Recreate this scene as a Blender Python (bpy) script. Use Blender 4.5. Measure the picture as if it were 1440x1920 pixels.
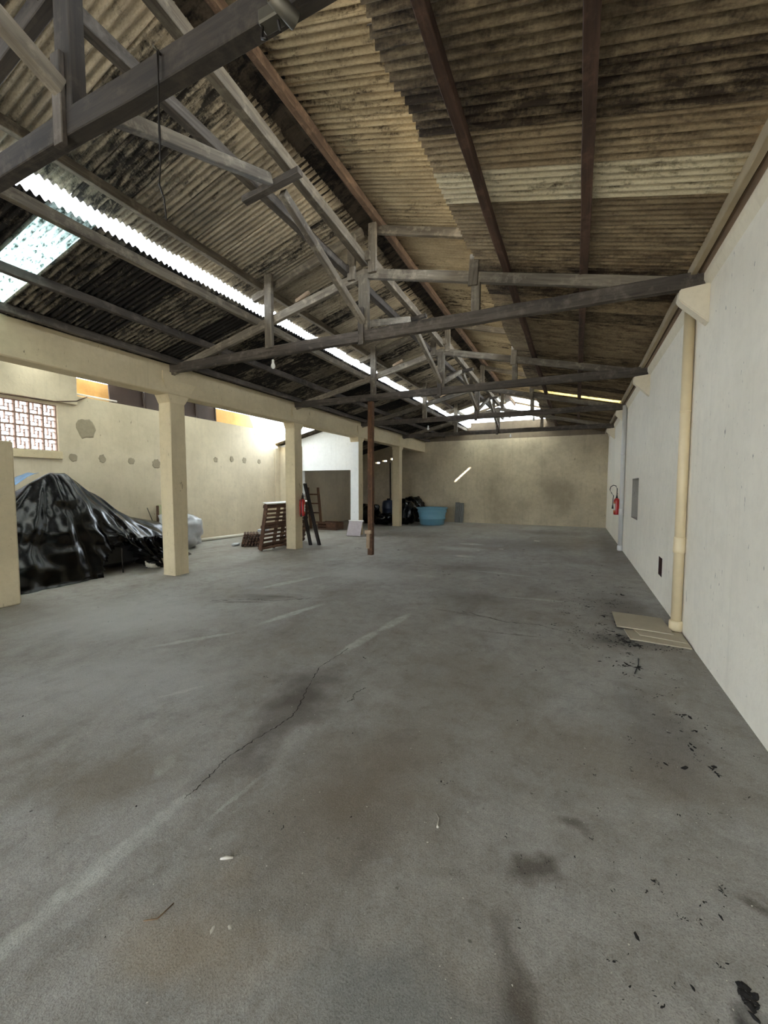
import bpy, bmesh, math, random
from mathutils import Vector, Matrix, noise
R_ = random.Random(7)
for o in list(bpy.data.objects): bpy.data.objects.remove(o)
S = bpy.context.scene
C = S.collection
rad = math.radians

# ---------------------------------------------------------------- camera
cam_d = bpy.data.cameras.new('camera'); cam = bpy.data.objects.new('camera', cam_d); C.objects.link(cam)
S.camera = cam
F_PX = 778.0
cam_d.sensor_fit = 'VERTICAL'; cam_d.sensor_height = 24.0; cam_d.lens = F_PX/1920*24.0
cam_d.clip_start = .02; cam_d.clip_end = 400
YAW, PIT, ROLL = rad(24.8), rad(3.5), rad(.12)
fw = Vector((-math.sin(YAW)*math.cos(PIT), math.cos(YAW)*math.cos(PIT), -math.sin(PIT)))
rt = Vector((math.cos(YAW), math.sin(YAW), 0)); up = rt.cross(fw)
rt2 = rt*math.cos(ROLL)+up*math.sin(ROLL); up2 = -rt*math.sin(ROLL)+up*math.cos(ROLL)
cam.matrix_world = Matrix(((rt2.x, up2.x, -fw.x, 0), (rt2.y, up2.y, -fw.y, 0), (rt2.z, up2.z, -fw.z, 1.6), (0, 0, 0, 1)))

# ---------------------------------------------------------------- sky, sun, exposure
W = bpy.data.worlds.new('sky'); S.world = W; W.use_nodes = True
bg = W.node_tree.nodes['Background']; bg.inputs[0].default_value = (.80, .90, 1.0, 1); bg.inputs[1].default_value = 4.0
sun_d = bpy.data.lights.new('sun', 'SUN'); sun = bpy.data.objects.new('sun', sun_d); C.objects.link(sun)
SUN_DIR = Vector((-1, .55, -.89)).normalized()
sun.rotation_euler = SUN_DIR.to_track_quat('-Z', 'Y').to_euler()
sun.location = (20, -8, 20)
sun_d.energy = 14.0; sun_d.angle = rad(.6); sun_d.color = (1, .95, .84)
S.view_settings.view_transform = 'Standard'; S.view_settings.look = 'None'
S.view_settings.gamma = 1; S.view_settings.use_curve_mapping = False
S.view_settings.exposure = 1.95

# ---------------------------------------------------------------- helpers
def lin(c):
    return tuple(((v/255)/12.92 if v/255 <= .04045 else ((v/255+.055)/1.055)**2.4) for v in c)+(1,)
class NT:
    def __init__(s, name):
        s.m = bpy.data.materials.new(name); s.m.use_nodes = True; s.t = s.m.node_tree; s.n = s.t.nodes
        s.b = s.n['Principled BSDF']; s.out = s.n['Material Output']; s.tc = s.n.new('ShaderNodeTexCoord'); s.oi = None
    def link(s, a, b): s.t.links.new(a, b)
    def rnd(s):
        if not s.oi: s.oi = s.n.new('ShaderNodeObjectInfo')
        return s.oi.outputs['Random']
    def vec(s, scale=(1, 1, 1), src='Object', shift=False, rot=(0, 0, 0)):
        mp = s.n.new('ShaderNodeMapping'); mp.inputs['Scale'].default_value = scale; mp.inputs['Rotation'].default_value = rot
        s.link(s.tc.outputs[src], mp.inputs[0])
        if shift:
            k = s.n.new('ShaderNodeMath'); k.operation = 'MULTIPLY'; k.inputs[1].default_value = 61.7
            s.link(s.rnd(), k.inputs[0]); s.link(k.outputs[0], mp.inputs['Location'])
        return mp.outputs[0]
    def noise(s, v, scale, detail=5, rough=.6, dist=0.):
        t = s.n.new('ShaderNodeTexNoise'); t.inputs['Scale'].default_value = scale; t.inputs['Detail'].default_value = detail
        t.inputs['Roughness'].default_value = rough; t.inputs['Distortion'].default_value = dist; s.link(v, t.inputs['Vector']); return t.outputs['Fac']
    def ramp(s, f, a, b, ca=(0, 0, 0, 1), cb=(1, 1, 1, 1)):
        r = s.n.new('ShaderNodeValToRGB'); e = r.color_ramp.elements
        e[0].position = a; e[1].position = b; e[0].color = ca; e[1].color = cb; s.link(f, r.inputs[0]); return r.outputs[0]
    def mix(s, f, a, b, mode='MIX'):
        m = s.n.new('ShaderNodeMix'); m.data_type = 'RGBA'; m.blend_type = mode
        for sock, v in ((m.inputs[0], f), (m.inputs[6], a), (m.inputs[7], b)):
            if hasattr(v, 'node'): s.link(v, sock)
            else: sock.default_value = v
        return m.outputs[2]
    def math(s, op, a, b=0.):
        m = s.n.new('ShaderNodeMath'); m.operation = op
        for sock, v in ((m.inputs[0], a), (m.inputs[1], b)):
            if hasattr(v, 'node'): s.link(v, sock)
            else: sock.default_value = v
        return m.outputs[0]
    def bump(s, h, strength=.3, dist=.01):
        b = s.n.new('ShaderNodeBump'); b.inputs['Strength'].default_value = strength; b.inputs['Distance'].default_value = dist
        s.link(h, b.inputs['Height']); s.link(b.outputs[0], s.b.inputs['Normal'])
    def col(s, c):
        if hasattr(c, 'node'): s.link(c, s.b.inputs['Base Color'])
        else: s.b.inputs['Base Color'].default_value = c
    def rough(s, v): s.b.inputs['Roughness'].default_value = v

def plain(name, c, rough=.6, var=.25, scale=12, metal=0, bump=.1, spec=None):
    t = NT(name); a = lin(c); d = tuple(x*(1-var) for x in a[:3])+(1,)
    n = t.noise(t.vec(shift=True), scale); t.col(t.mix(n, d, a)); t.rough(rough); t.b.inputs['Metallic'].default_value = metal
    if bump: t.bump(n, bump, .01)
    if spec is not None: t.b.inputs['Specular IOR Level'].default_value = spec
    return t.m

def wood(name, c_light, c_dark, grain=1., var=.5):
    t = NT(name)
    g = t.noise(t.vec((.9, 14, 14), shift=True), 2.2, 7, .65, .6)
    big = t.noise(t.vec((.5, 2, 2), shift=True), 1.7, 4, .6)
    c = t.mix(t.ramp(g, .3, .7), lin(c_dark), lin(c_light))
    c = t.mix(t.ramp(big, .35, .75), c, lin(tuple(v*.72 for v in c_dark)))
    dust = t.noise(t.vec((2, 2, 2), shift=True), 3.5, 6, .7)
    c = t.mix(t.math('MULTIPLY', t.ramp(dust, .52, .72), .45), c, lin(tuple(min(255, v*1.18+8) for v in c_light)))
    k = t.math('ADD', t.math('MULTIPLY', t.rnd(), var), 1-var*.5)
    cc = t.n.new('ShaderNodeCombineColor')
    for i in range(3): t.link(k, cc.inputs[i])
    t.col(t.mix(1.0, c, cc.outputs[0], 'MULTIPLY')); t.rough(.85); t.bump(g, .35, .006)
    return t.m

def sheet_mat(name, light, mid, dark, mould, lo=.42, hi=.60, var=.5):
    """weathered fibre cement: waves run along local X"""
    t = NT(name)
    a = t.noise(t.vec((1.2, 3, 3), shift=True), 1.6, 5, .65)
    c = t.mix(t.ramp(a, .3, .7), lin(mid), lin(light))
    fine = t.noise(t.vec((9, 26, 12), shift=True), 4.0, 6, .75)
    c = t.mix(t.math('MULTIPLY', t.ramp(fine, .45, .75), .55), c, lin(dark))
    # soot and mould in broken bands along the waves
    b = t.noise(t.vec((1.5, 5.5, 5), shift=True), 2.6, 8, .72, .4)
    dd = t.noise(t.vec((18, 9, 9), shift=True), 3.0, 5, .7)
    bb = t.math('ADD', b, t.math('MULTIPLY', t.math('SUBTRACT', dd, .5), .30))
    rr = t.math('MULTIPLY', t.math('SUBTRACT', t.rnd(), .5), .26)
    c = t.mix(t.ramp(t.math('ADD', bb, rr), lo, hi), c, lin(mould))
    k = t.math('ADD', t.math('MULTIPLY', t.math('FRACT', t.math('MULTIPLY', t.rnd(), 7.31)), var), 1-var*.5)
    cc = t.n.new('ShaderNodeCombineColor')
    for i in range(3): t.link(k, cc.inputs[i])
    t.col(t.mix(1.0, c, cc.outputs[0], 'MULTIPLY')); t.rough(.93); t.bump(fine, .3, .006)
    return t.m

def plaster(name, base, grime, spot, grime_lo=.5, grime_hi=.75, amount=.5, scale=1.0, streak=True):
    t = NT(name)
    a = t.noise(t.vec((1, 1, 1)), .55*scale, 6, .65)
    c = t.mix(t.math('MULTIPLY', t.ramp(a, grime_lo, grime_hi), amount), lin(base), lin(grime))
    f = t.noise(t.vec((1, 1, 1)), 7*scale, 8, .7)
    c = t.mix(t.math('MULTIPLY', t.ramp(f, .45, .8), .35), c, lin(grime))
    if streak:
        st = t.noise(t.vec((5, 5, .35)), 2.2, 5, .6)
        c = t.mix(t.math('MULTIPLY', t.ramp(st, .55, .8), .35), c, lin(grime))
    sc = t.noise(t.vec((5.5, 5.5, 1.7)), 3.1, 4, .55, .3)
    c = t.mix(t.math('MULTIPLY', t.ramp(sc, .70, .74), .75), c, lin(spot))
    sc2 = t.noise(t.vec((8, 8, 4.5)), 3.7, 3, .5, .2)
    c = t.mix(t.math('MULTIPLY', t.ramp(sc2, .715, .75), .6), c, lin(spot))
    t.col(c); t.rough(.9)
    rel = t.noise(t.vec((1, 1, 1)), 3.2, 9, .62, .3)
    t.bump(rel, .45, .02)
    return t.m

M = {}
M['wood_grey'] = wood('weathered_grey_timber', (150, 140, 122), (92, 82, 70))
M['wood_dark'] = wood('dark_timber', (104, 96, 86), (58, 50, 44), var=.3)
M['wood_red'] = wood('red_brown_timber', (104, 78, 64), (62, 44, 36), var=.3)
M['wood_ridge'] = wood('dusty_brown_timber', (136, 112, 92), (78, 60, 48), var=.2)
M['wood_backlit'] = wood('backlit_timber', (70, 62, 53), (38, 33, 29), var=.2)  # shade of the backlit near trusses put into the timber colour
M['wood_post'] = wood('brown_post_timber', (128, 92, 62), (78, 52, 36), var=.2)
M['wood_pallet'] = wood('pallet_timber', (120, 88, 66), (70, 48, 38))
M['wood_pale'] = wood('pale_timber', (190, 168, 140), (140, 115, 90))
M['wood_black'] = wood('blackened_timber', (52, 44, 40), (22, 18, 17), var=.2)
M['sheet_left'] = sheet_mat('fibre_cement_grey', (176, 164, 142), (130, 120, 104), (70, 62, 52), (36, 32, 28), .48, .66)
M['sheet_lowleft'] = sheet_mat('fibre_cement_sooty', (140, 130, 112), (92, 84, 74), (50, 44, 38), (26, 23, 21), .36, .52)
M['sheet_upright'] = sheet_mat('fibre_cement_beige', (196, 180, 148), (158, 144, 118), (100, 88, 70), (60, 50, 38), .56, .72, .3)
M['sheet_right'] = sheet_mat('fibre_cement_brown', (160, 143, 114), (112, 95, 73), (66, 53, 40), (50, 39, 29), .40, .66, .45)
M['sheet_new'] = sheet_mat('fibre_cement_new', (214, 204, 174), (190, 178, 150), (140, 128, 106), (80, 70, 54), .62, .8, .1)
M['ridge'] = sheet_mat('ridge_tile_dark', (104, 92, 78), (64, 56, 48), (40, 34, 30), (24, 20, 18), .42, .62, .3)
def translucent(name, c, mould, t_mix=.35):
    t = NT(name)
    n = t.noise(t.vec((6, 22, 10), shift=True), 2.2, 7, .75)
    colr = t.mix(t.ramp(n, .50, .62), lin(c), lin(mould))
    tl = t.n.new('ShaderNodeBsdfTranslucent'); df = t.n.new('ShaderNodeBsdfDiffuse'); mx = t.n.new('ShaderNodeMixShader')
    t.link(colr, tl.inputs[0]); t.link(colr, df.inputs[0]); mx.inputs[0].default_value = t_mix
    t.link(tl.outputs[0], mx.inputs[1]); t.link(df.outputs[0], mx.inputs[2]); t.link(mx.outputs[0], t.out.inputs[0])
    return t.m
M['fibreglass'] = translucent('translucent_fibreglass', (226, 236, 232), (84, 98, 90))
M['fibreglass_clean'] = translucent('translucent_fibreglass_clean', (240, 242, 240), (205, 206, 196))
M['fibreglass_yellow'] = translucent('translucent_fibreglass_yellow', (214, 204, 168), (120, 108, 70))
M['wall_right'] = plaster('whitewashed_plaster', (242, 235, 219), (210, 203, 188), (110, 104, 98), .45, .8, .5)
M['wall_left'] = plaster('cream_plaster', (214, 201, 175), (172, 160, 136), (126, 116, 98), .42, .72, .65)
M['wall_back'] = plaster('stained_plaster', (206, 192, 164), (140, 128, 108), (104, 94, 80), .42, .68, .7)
M['wall_white'] = plaster('white_plaster', (235, 236, 236), (205, 205, 205), (160, 158, 155), .5, .8, .4)
M['column'] = plaster('cream_column_plaster', (204, 188, 154), (166, 151, 122), (120, 108, 88), .45, .75, .6, 1.6)
M['corbel'] = plaster('corbel_plaster', (226, 216, 194), (190, 178, 152), (150, 138, 116), .5, .8, .4, 2)
M['mortar'] = plain('grey_mortar', (170, 158, 134), .95, .4, 14, bump=.3)
M['gable'] = plaster('dark_gable_plaster', (128, 114, 96), (86, 76, 64), (60, 52, 44), .4, .7, .7)  # darker tone than the end wall below
M['neighbour'] = plaster('ochre_plaster', (204, 158, 92), (156, 112, 58), (120, 84, 40), .45, .7, .6, 2)
M['rust'] = plain('rusty_brown_sheet', (74, 56, 48), .7, .45, 5, bump=.2)
M['pvc'] = plain('cream_pvc', (226, 206, 166), .45, .18, 6, bump=.05)
M['pvc_white'] = plain('white_pvc', (226, 220, 205), .45, .1, 6, bump=.03)
M['pipe_grey'] = plain('whitewashed_pipe', (214, 212, 208), .6, .15, 6, bump=.05)
M['metal'] = plain('dull_metal', (104, 100, 90), .5, .3, 20, metal=.7, bump=.1)
M['dark_metal'] = plain('dark_metal', (46, 42, 40), .55, .3, 20, metal=.5, bump=.1)
M['gutter'] = plain('stained_gutter', (112, 90, 68), .85, .6, 3.5, bump=.2)
M['fascia'] = plain('pale_fascia', (176, 160, 132), .85, .4, 5, bump=.2)
M['red'] = plain('extinguisher_red', (176, 30, 28), .3, .1, 8, bump=0)
M['label_white'] = plain('label_white', (228, 224, 214), .5, .08, 20, bump=0)
M['label_green'] = plain('label_green', (44, 92, 60), .5, .1, 20, bump=0)
M['label_orange'] = plain('label_orange', (206, 120, 62), .5, .1, 20, bump=0)
M['rubber'] = plain('black_rubber', (24, 24, 26), .5, .2, 20, bump=0)
M['cobogo'] = plain('terracotta_vent', (168, 140, 126), .9, .3, 12)
M['bulb'] = plain('bulb_white', (236, 236, 230), .25, .04, 8, bump=0)
M['black_plastic'] = plain('black_plastic_film', (9, 9, 10), .24, .3, 14, bump=.10, spec=.27)
M['blue_film'] = plain('blue_plastic_film', (120, 160, 205), .3, .2, 6, bump=.15)
M['clear_film'] = plain('cloudy_white_film', (205, 208, 214), .3, .25, 8, bump=.25)
M['sack'] = plain('off_white_sack', (206, 196, 172), .85, .3, 9, bump=.3)
M['tank_blue'] = plain('light_blue_plastic', (122, 172, 192), .45, .15, 4, bump=.05)
M['tank_dark'] = plain('dark_blue_plastic', (40, 52, 74), .4, .2, 4, bump=.1)
M['zinc'] = plain('zinc_sheet', (150, 150, 146), .6, .35, 6, metal=.2, bump=.15)
M['board'] = plain('cement_board', (178, 166, 142), .9, .22, 8, bump=.15)
M['marble'] = plain('mottled_stone', (178, 166, 168), .5, .4, 18, bump=.1)
M['slab_edge'] = plain('white_edge', (226, 224, 220), .6, .08, 10, bump=.0)
M['grey_niche'] = plaster('grey_cement', (158, 152, 142), (130, 126, 116), (110, 108, 104), .45, .7, .5, 3)
M['dark_hole'] = plain('dark_brown_recess', (52, 28, 24), .9, .3, 8)
M['patch'] = plain('pale_mortar_repair', (186, 184, 172), .92, .3, 18, bump=.3)
M['crackm'] = plain('crack_dirt', (44, 38, 32), .95, .2, 30)
M['debris'] = plain('dark_debris', (30, 27, 24), .95, .4, 30)
M['chip'] = plain('pale_chip', (205, 198, 184), .9, .2, 30)
M['twig'] = plain('dry_twig', (120, 96, 70), .9, .3, 30)
M['ground'] = plain('outside_concrete', (150, 145, 135), .95, .25, .7)
M['carton'] = plain('printed_carton', (196, 200, 160), .8, .5, 26, bump=0)

def floor_mat():
    t = NT('stained_concrete_floor')
    v = t.vec((1, 1, 1))
    big = t.noise(v, .42, 6, .62, .3)
    c = t.mix(t.ramp(big, .34, .66), lin((146, 138, 126)), lin((184, 182, 176)))
    mid = t.noise(t.vec((1.3, .55, 1)), 1.1, 7, .68, .5)
    c = t.mix(t.math('MULTIPLY', t.ramp(mid, .5, .75), .6), c, lin((112, 102, 88)))
    pale = t.noise(t.vec((1.6, .8, 1), rot=(0, 0, .35)), 1.5, 8, .7, .6)
    c = t.mix(t.math('MULTIPLY', t.ramp(pale, .55, .78), .55), c, lin((194, 192, 185)))
    mot = t.noise(v, 5.5, 9, .78, .4)
    c = t.mix(t.math('MULTIPLY', t.ramp(mot, .48, .74), .55), c, lin((98, 90, 78)))
    c = t.mix(t.math('MULTIPLY', t.ramp(mot, .26, .44, (1, 1, 1, 1), (0, 0, 0, 1)), .40), c, lin((200, 196, 186)))
    fine = t.noise(v, 38, 5, .8)
    c = t.mix(t.math('MULTIPLY', t.ramp(fine, .35, .7), .30), c, lin((78, 72, 64)))
    vo = t.n.new('ShaderNodeTexVoronoi'); vo.inputs['Scale'].default_value = 17; t.link(v, vo.inputs['Vector'])
    sp = t.math('MULTIPLY', t.ramp(vo.outputs['Distance'], .03, .075, (1, 1, 1, 1), (0, 0, 0, 1)), .55)
    sel = t.noise(v, 9, 2, .5); sp = t.math('MULTIPLY', sp, t.ramp(sel, .52, .58))
    c = t.mix(sp, c, lin((205, 200, 188)))
    vo2 = t.n.new('ShaderNodeTexVoronoi'); vo2.inputs['Scale'].default_value = 11; t.link(t.vec((1, 1.3, 1), rot=(0, 0, .5)), vo2.inputs['Vector'])
    sp2 = t.math('MULTIPLY', t.ramp(vo2.outputs['Distance'], .05, .12, (1, 1, 1, 1), (0, 0, 0, 1)), t.ramp(t.noise(v, 4.1, 2, .5), .52, .6))
    c = t.mix(t.math('MULTIPLY', sp2, .6), c, lin((62, 56, 48)))
    # worn stains, each with a place of its own: x, y, rx, ry, turn, colour, strength
    wob = t.n.new('ShaderNodeTexNoise'); wob.inputs['Scale'].default_value = 2.4; wob.inputs['Detail'].default_value = 6
    t.link(v, wob.inputs['Vector'])
    ad = t.n.new('ShaderNodeVectorMath'); ad.operation = 'MULTIPLY_ADD'; ad.inputs[1].default_value = (.7, .7, 0); 
    t.link(wob.outputs['Color'], ad.inputs[0]); t.link(v, ad.inputs[2])
    for (x, y, rx, ry, a, col, k) in STAINS:
        mp = t.n.new('ShaderNodeMapping'); mp.vector_type = 'TEXTURE'
        mp.inputs['Location'].default_value = (x+.35, y+.35, 0); mp.inputs['Rotation'].default_value = (0, 0, a); mp.inputs['Scale'].default_value = (rx, ry, 1)
        t.link(ad.outputs[0], mp.inputs[0])
        ln = t.n.new('ShaderNodeVectorMath'); ln.operation = 'LENGTH'; t.link(mp.outputs[0], ln.inputs[0])
        mask = t.ramp(ln.outputs['Value'], .25, 1.0, (1, 1, 1, 1), (0, 0, 0, 1))
        c = t.mix(t.math('MULTIPLY', mask, k), c, lin(col))
    wf = t.n.new('ShaderNodeTexNoise'); wf.inputs['Scale'].default_value = 11; wf.inputs['Detail'].default_value = 7; wf.inputs['Roughness'].default_value = .7
    t.link(v, wf.inputs['Vector'])
    af = t.n.new('ShaderNodeVectorMath'); af.operation = 'MULTIPLY_ADD'; af.inputs[1].default_value = (.09, .09, 0)
    t.link(wf.outputs['Color'], af.inputs[0]); t.link(v, af.inputs[2])
    brk = t.ramp(t.noise(v, 6, 8, .75), .30, .62)
    for (x, y, rx, ry, a, col, k) in REPAIRS:
        mp = t.n.new('ShaderNodeMapping'); mp.vector_type = 'TEXTURE'
        mp.inputs['Location'].default_value = (x+.045, y+.045, 0); mp.inputs['Rotation'].default_value = (0, 0, a); mp.inputs['Scale'].default_value = (rx, ry, 1)
        t.link(af.outputs[0], mp.inputs[0])
        ln = t.n.new('ShaderNodeVectorMath'); ln.operation = 'LENGTH'; t.link(mp.outputs[0], ln.inputs[0])
        mask = t.math('MULTIPLY', t.ramp(ln.outputs['Value'], .55, 1.0, (1, 1, 1, 1), (0, 0, 0, 1)), brk)
        c = t.mix(t.math('MULTIPLY', mask, k), c, lin(col))
    grit = t.noise(v, 150, 3, .7)
    c = t.mix(t.math('MULTIPLY', t.ramp(grit, .48, .68), .5), c, lin((74, 68, 60)))
    c = t.mix(t.math('MULTIPLY', t.ramp(grit, .28, .42, (1, 1, 1, 1), (0, 0, 0, 1)), .22), c, lin((200, 196, 188)))
    t.col(c)
    t.b.inputs['Specular IOR Level'].default_value = .35
    t.link(t.ramp(big, .3, .7, (.62, .62, .62, 1), (.8, .8, .8, 1)), t.b.inputs['Roughness'])
    h = t.math('ADD', t.math('MULTIPLY', mid, 1.2), t.math('MULTIPLY', fine, .35))
    t.bump(t.math('ADD', h, t.math('MULTIPLY', grit, .2)), .45, .015)
    return t.m
DK, BR, PL = (82, 73, 63), (120, 107, 88), (196, 195, 189)
STAINS = [(-1.86, 2.6, .30, .62, .1, DK, .85), (-1.75, 2.0, .14, .5, .1, DK, .6), (-.14, 1.72, .10, .12, 0, DK, .8), (.04, 2.07, .12, .08, 0, DK, .7),
          (-.16, 1.36, .10, .22, .4, DK, .8), (-1.4, 5.9, .8, .5, .3, DK, .4), (-4.0, 4.65, .6, .3, .5, DK, .6), (-1.4, 12, 2.2, 1.5, 0, DK, .45),
          (-1.2, 1.0, .45, .2, .3, (164, 146, 120), .45), (-1.0, 1.9, .5, .8, -.3, BR, .6), (.3, 2.7, .7, .5, 0, BR, .5), (.55, 1.56, .10, .08, .4, (26, 24, 22), .9),
          (.65, 1.95, .12, .05, -.6, DK, .7), (-.8, 3.2, .8, .9, .2, BR, .35), (-5, 3.2, 1.6, 1.2, .2, PL, .6), (-3.4, 2.2, 1.2, .8, .4, PL, .45), (-3.5, 6.8, 1.3, .8, .2, PL, .45),
          (.6, 6.3, .55, 1.2, 0, DK, .55), (.85, 13, .5, 5, 0, DK, .55), (-2.6, 10.5, .8, .5, 0, PL, .5), (.45, 4.9, .5, .35, 0, (50, 46, 42), .6), (.5, 3.2, .35, .9, 0, DK, .45),
          (-2.3, 1.4, .5, .35, .6, BR, .6), (-.45, 1.1, .5, .25, .3, (120, 124, 122), .5), (-1.9, 8, .9, .5, .2, DK, .45), (-1.0, 15.5, 1.6, 1.2, 0, DK, .5)]
RP = (204, 205, 196)
REPAIRS = [(-1.76, .55, .055, .30, .0, RP, .7), (-1.77, 1.02, .06, .34, .0, RP, .9), (-1.78, 1.32, .04, .16, .05, RP, .9), (-1.98, 3.75, .07, .5, -.08, RP, .8), (-1.90, 4.45, .08, .4, -.1, RP, .8),
           (-3.6, 3.0, .05, .5, -.6, RP, .7), (-3.2, 4.2, .07, .6, -.2, RP, .75), (-1.55, 1.55, .02, .22, -.1, RP, .5), (-2.75, 2.2, .03, .2, -.5, RP, .6), (-2.1, 1.55, .05, .12, .5, RP, .5), (-4.3, 5.6, .1, .7, -.3, RP, .6),
           (-2.4, 7.0, .25, .12, .1, RP, .6), (-.5, 6.2, .6, .06, .1, RP, .5), (-1.2, 7.8, .7, .07, -.1, RP, .5), (-2.3, 9.4, .3, .16, 0, RP, .8), (-2.6, 11.5, .4, .2, 0, RP, .7), (-.6, 4.6, .45, .03, .1, DK, .6), (-1.2, 5.1, .5, .05, -.1, DK, .6), (-4.2, 4.3, .5, .05, .4, DK, .7), (-3.9, 4.75, .35, .06, .3, DK, .8)]
M['floor'] = floor_mat()

def new_obj(name, mesh, mat=None, parent=None, loc=(0, 0, 0), rot=None):
    o = bpy.data.objects.new(name, mesh); C.objects.link(o)
    if mat is not None:
        if mesh is not None and not mesh.materials: mesh.materials.append(M[mat] if isinstance(mat, str) else mat)
    o.location = loc
    if rot is not None: o.rotation_euler = rot
    if parent is not None: o.parent = parent
    return o
def mesh_of(bm, name, smooth=False):
    bmesh.ops.recalc_face_normals(bm, faces=bm.faces)
    me = bpy.data.meshes.new(name); bm.to_mesh(me); bm.free()
    if smooth:
        for p in me.polygons: p.use_smooth = True
    return me
def tag(o, label, cat, group=None, kind=None):
    o['label'] = label; o['category'] = cat
    if group: o['group'] = group
    if kind: o['kind'] = kind
    return o
def thing(name, label, cat, loc=(0, 0, 0), rotz=0, group=None):
    o = bpy.data.objects.new(name, None); C.objects.link(o); o.empty_display_size = .1
    o.location = loc; o.rotation_euler = (0, 0, rotz); return tag(o, label, cat, group)
def struct(o, label, cat): return tag(o, label, cat, kind='structure')
def bm_box(bm, x0, x1, y0, y1, z0, z1):
    v = [bm.verts.new(p) for p in ((x0, y0, z0), (x1, y0, z0), (x1, y1, z0), (x0, y1, z0), (x0, y0, z1), (x1, y0, z1), (x1, y1, z1), (x0, y1, z1))]
    for f in ((0, 3, 2, 1), (4, 5, 6, 7), (0, 1, 5, 4), (1, 2, 6, 5), (2, 3, 7, 6), (3, 0, 4, 7)): bm.faces.new([v[i] for i in f])
    return v
def box_mesh(name, x0, x1, y0, y1, z0, z1, bevel=0.):
    bm = bmesh.new(); bm_box(bm, x0, x1, y0, y1, z0, z1)
    if bevel: bmesh.ops.bevel(bm, geom=bm.edges[:], offset=bevel, segments=1, affect='EDGES')
    return mesh_of(bm, name)
def timber_mesh(L, w, d, seed=0, bevel=.005, warp=.004):
    """timber along local X (0..L), w in local Y, d in local Z, centred; slightly uneven sawn faces"""
    bm = bmesh.new(); n = max(1, int(L/.45)); rings = []; r = random.Random(seed)
    for i in range(n+1):
        x = L*i/n; dy = r.uniform(-warp, warp); dz = r.uniform(-warp, warp); k = 1+r.uniform(-.03, .03); b = bevel; hw, hd = w/2*k, d/2*k
        pts = [(-hw+b, -hd), (hw-b, -hd), (hw, -hd+b), (hw, hd-b), (hw-b, hd), (-hw+b, hd), (-hw, hd-b), (-hw, -hd+b)]
        rings.append([bm.verts.new((x, p[0]+dy, p[1]+dz)) for p in pts])
    for a, b_ in zip(rings, rings[1:]):
        for i in range(8): bm.faces.new((a[i], a[(i+1) % 8], b_[(i+1) % 8], b_[i]))
    bm.faces.new(rings[0]); bm.faces.new(rings[-1])
    return mesh_of(bm, 'timber')
SEED = [0]
def timber(name, p0, p1, w, d, mat, parent=None, upv=(0, 0, 1)):
    """w = horizontal thickness, d = depth along up"""
    p0, p1 = Vector(p0), Vector(p1); x = (p1-p0); L = x.length; x.normalize(); u = Vector(upv)
    y = u.cross(x)
    if y.length < 1e-4: y = Vector((0, 1, 0)).cross(x)
    y.normalize(); z = x.cross(y)
    SEED[0] += 1
    o = new_obj(name, timber_mesh(L, w, d, SEED[0]), mat, parent)
    m = Matrix(((x.x, y.x, z.x, p0.x), (x.y, y.y, z.y, p0.y), (x.z, y.z, z.z, p0.z), (0, 0, 0, 1)))
    o.matrix_basis = m
    return o
def lathe_mesh(name, prof, n=20, smooth=True, cap=True):
    bm = bmesh.new(); rings = []
    for r, z in prof: rings.append([bm.verts.new((r*math.cos(2*math.pi*i/n), r*math.sin(2*math.pi*i/n), z)) for i in range(n)])
    for a, b in zip(rings, rings[1:]):
        for i in range(n): bm.faces.new((a[i], a[(i+1) % n], b[(i+1) % n], b[i]))
    if cap: bm.faces.new(rings[0]); bm.faces.new(rings[-1])
    me = mesh_of(bm, name)
    if smooth:
        for p in me.polygons: p.use_smooth = len(p.vertices) == 4
    return me
def tube_mesh(name, pts, r, n=8):
    bm = bmesh.new(); pts = [Vector(p) for p in pts]; rings = []
    for i, p in enumerate(pts):
        t = (pts[min(i+1, len(pts)-1)]-pts[max(i-1, 0)]).normalized()
        a = Vector((0, 0, 1)) if abs(t.z) < .9 else Vector((1, 0, 0))
        u = t.cross(a).normalized(); w = t.cross(u); rr = r[i] if isinstance(r, (list, tuple)) else r
        rings.append([bm.verts.new(p+u*rr*math.cos(2*math.pi*k/n)+w*rr*math.sin(2*math.pi*k/n)) for k in range(n)])
    for a, b in zip(rings, rings[1:]):
        for i in range(n): bm.faces.new((a[i], a[(i+1) % n], b[(i+1) % n], b[i]))
    bm.faces.new(rings[0]); bm.faces.new(rings[-1])
    return mesh_of(bm, name, True)
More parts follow.
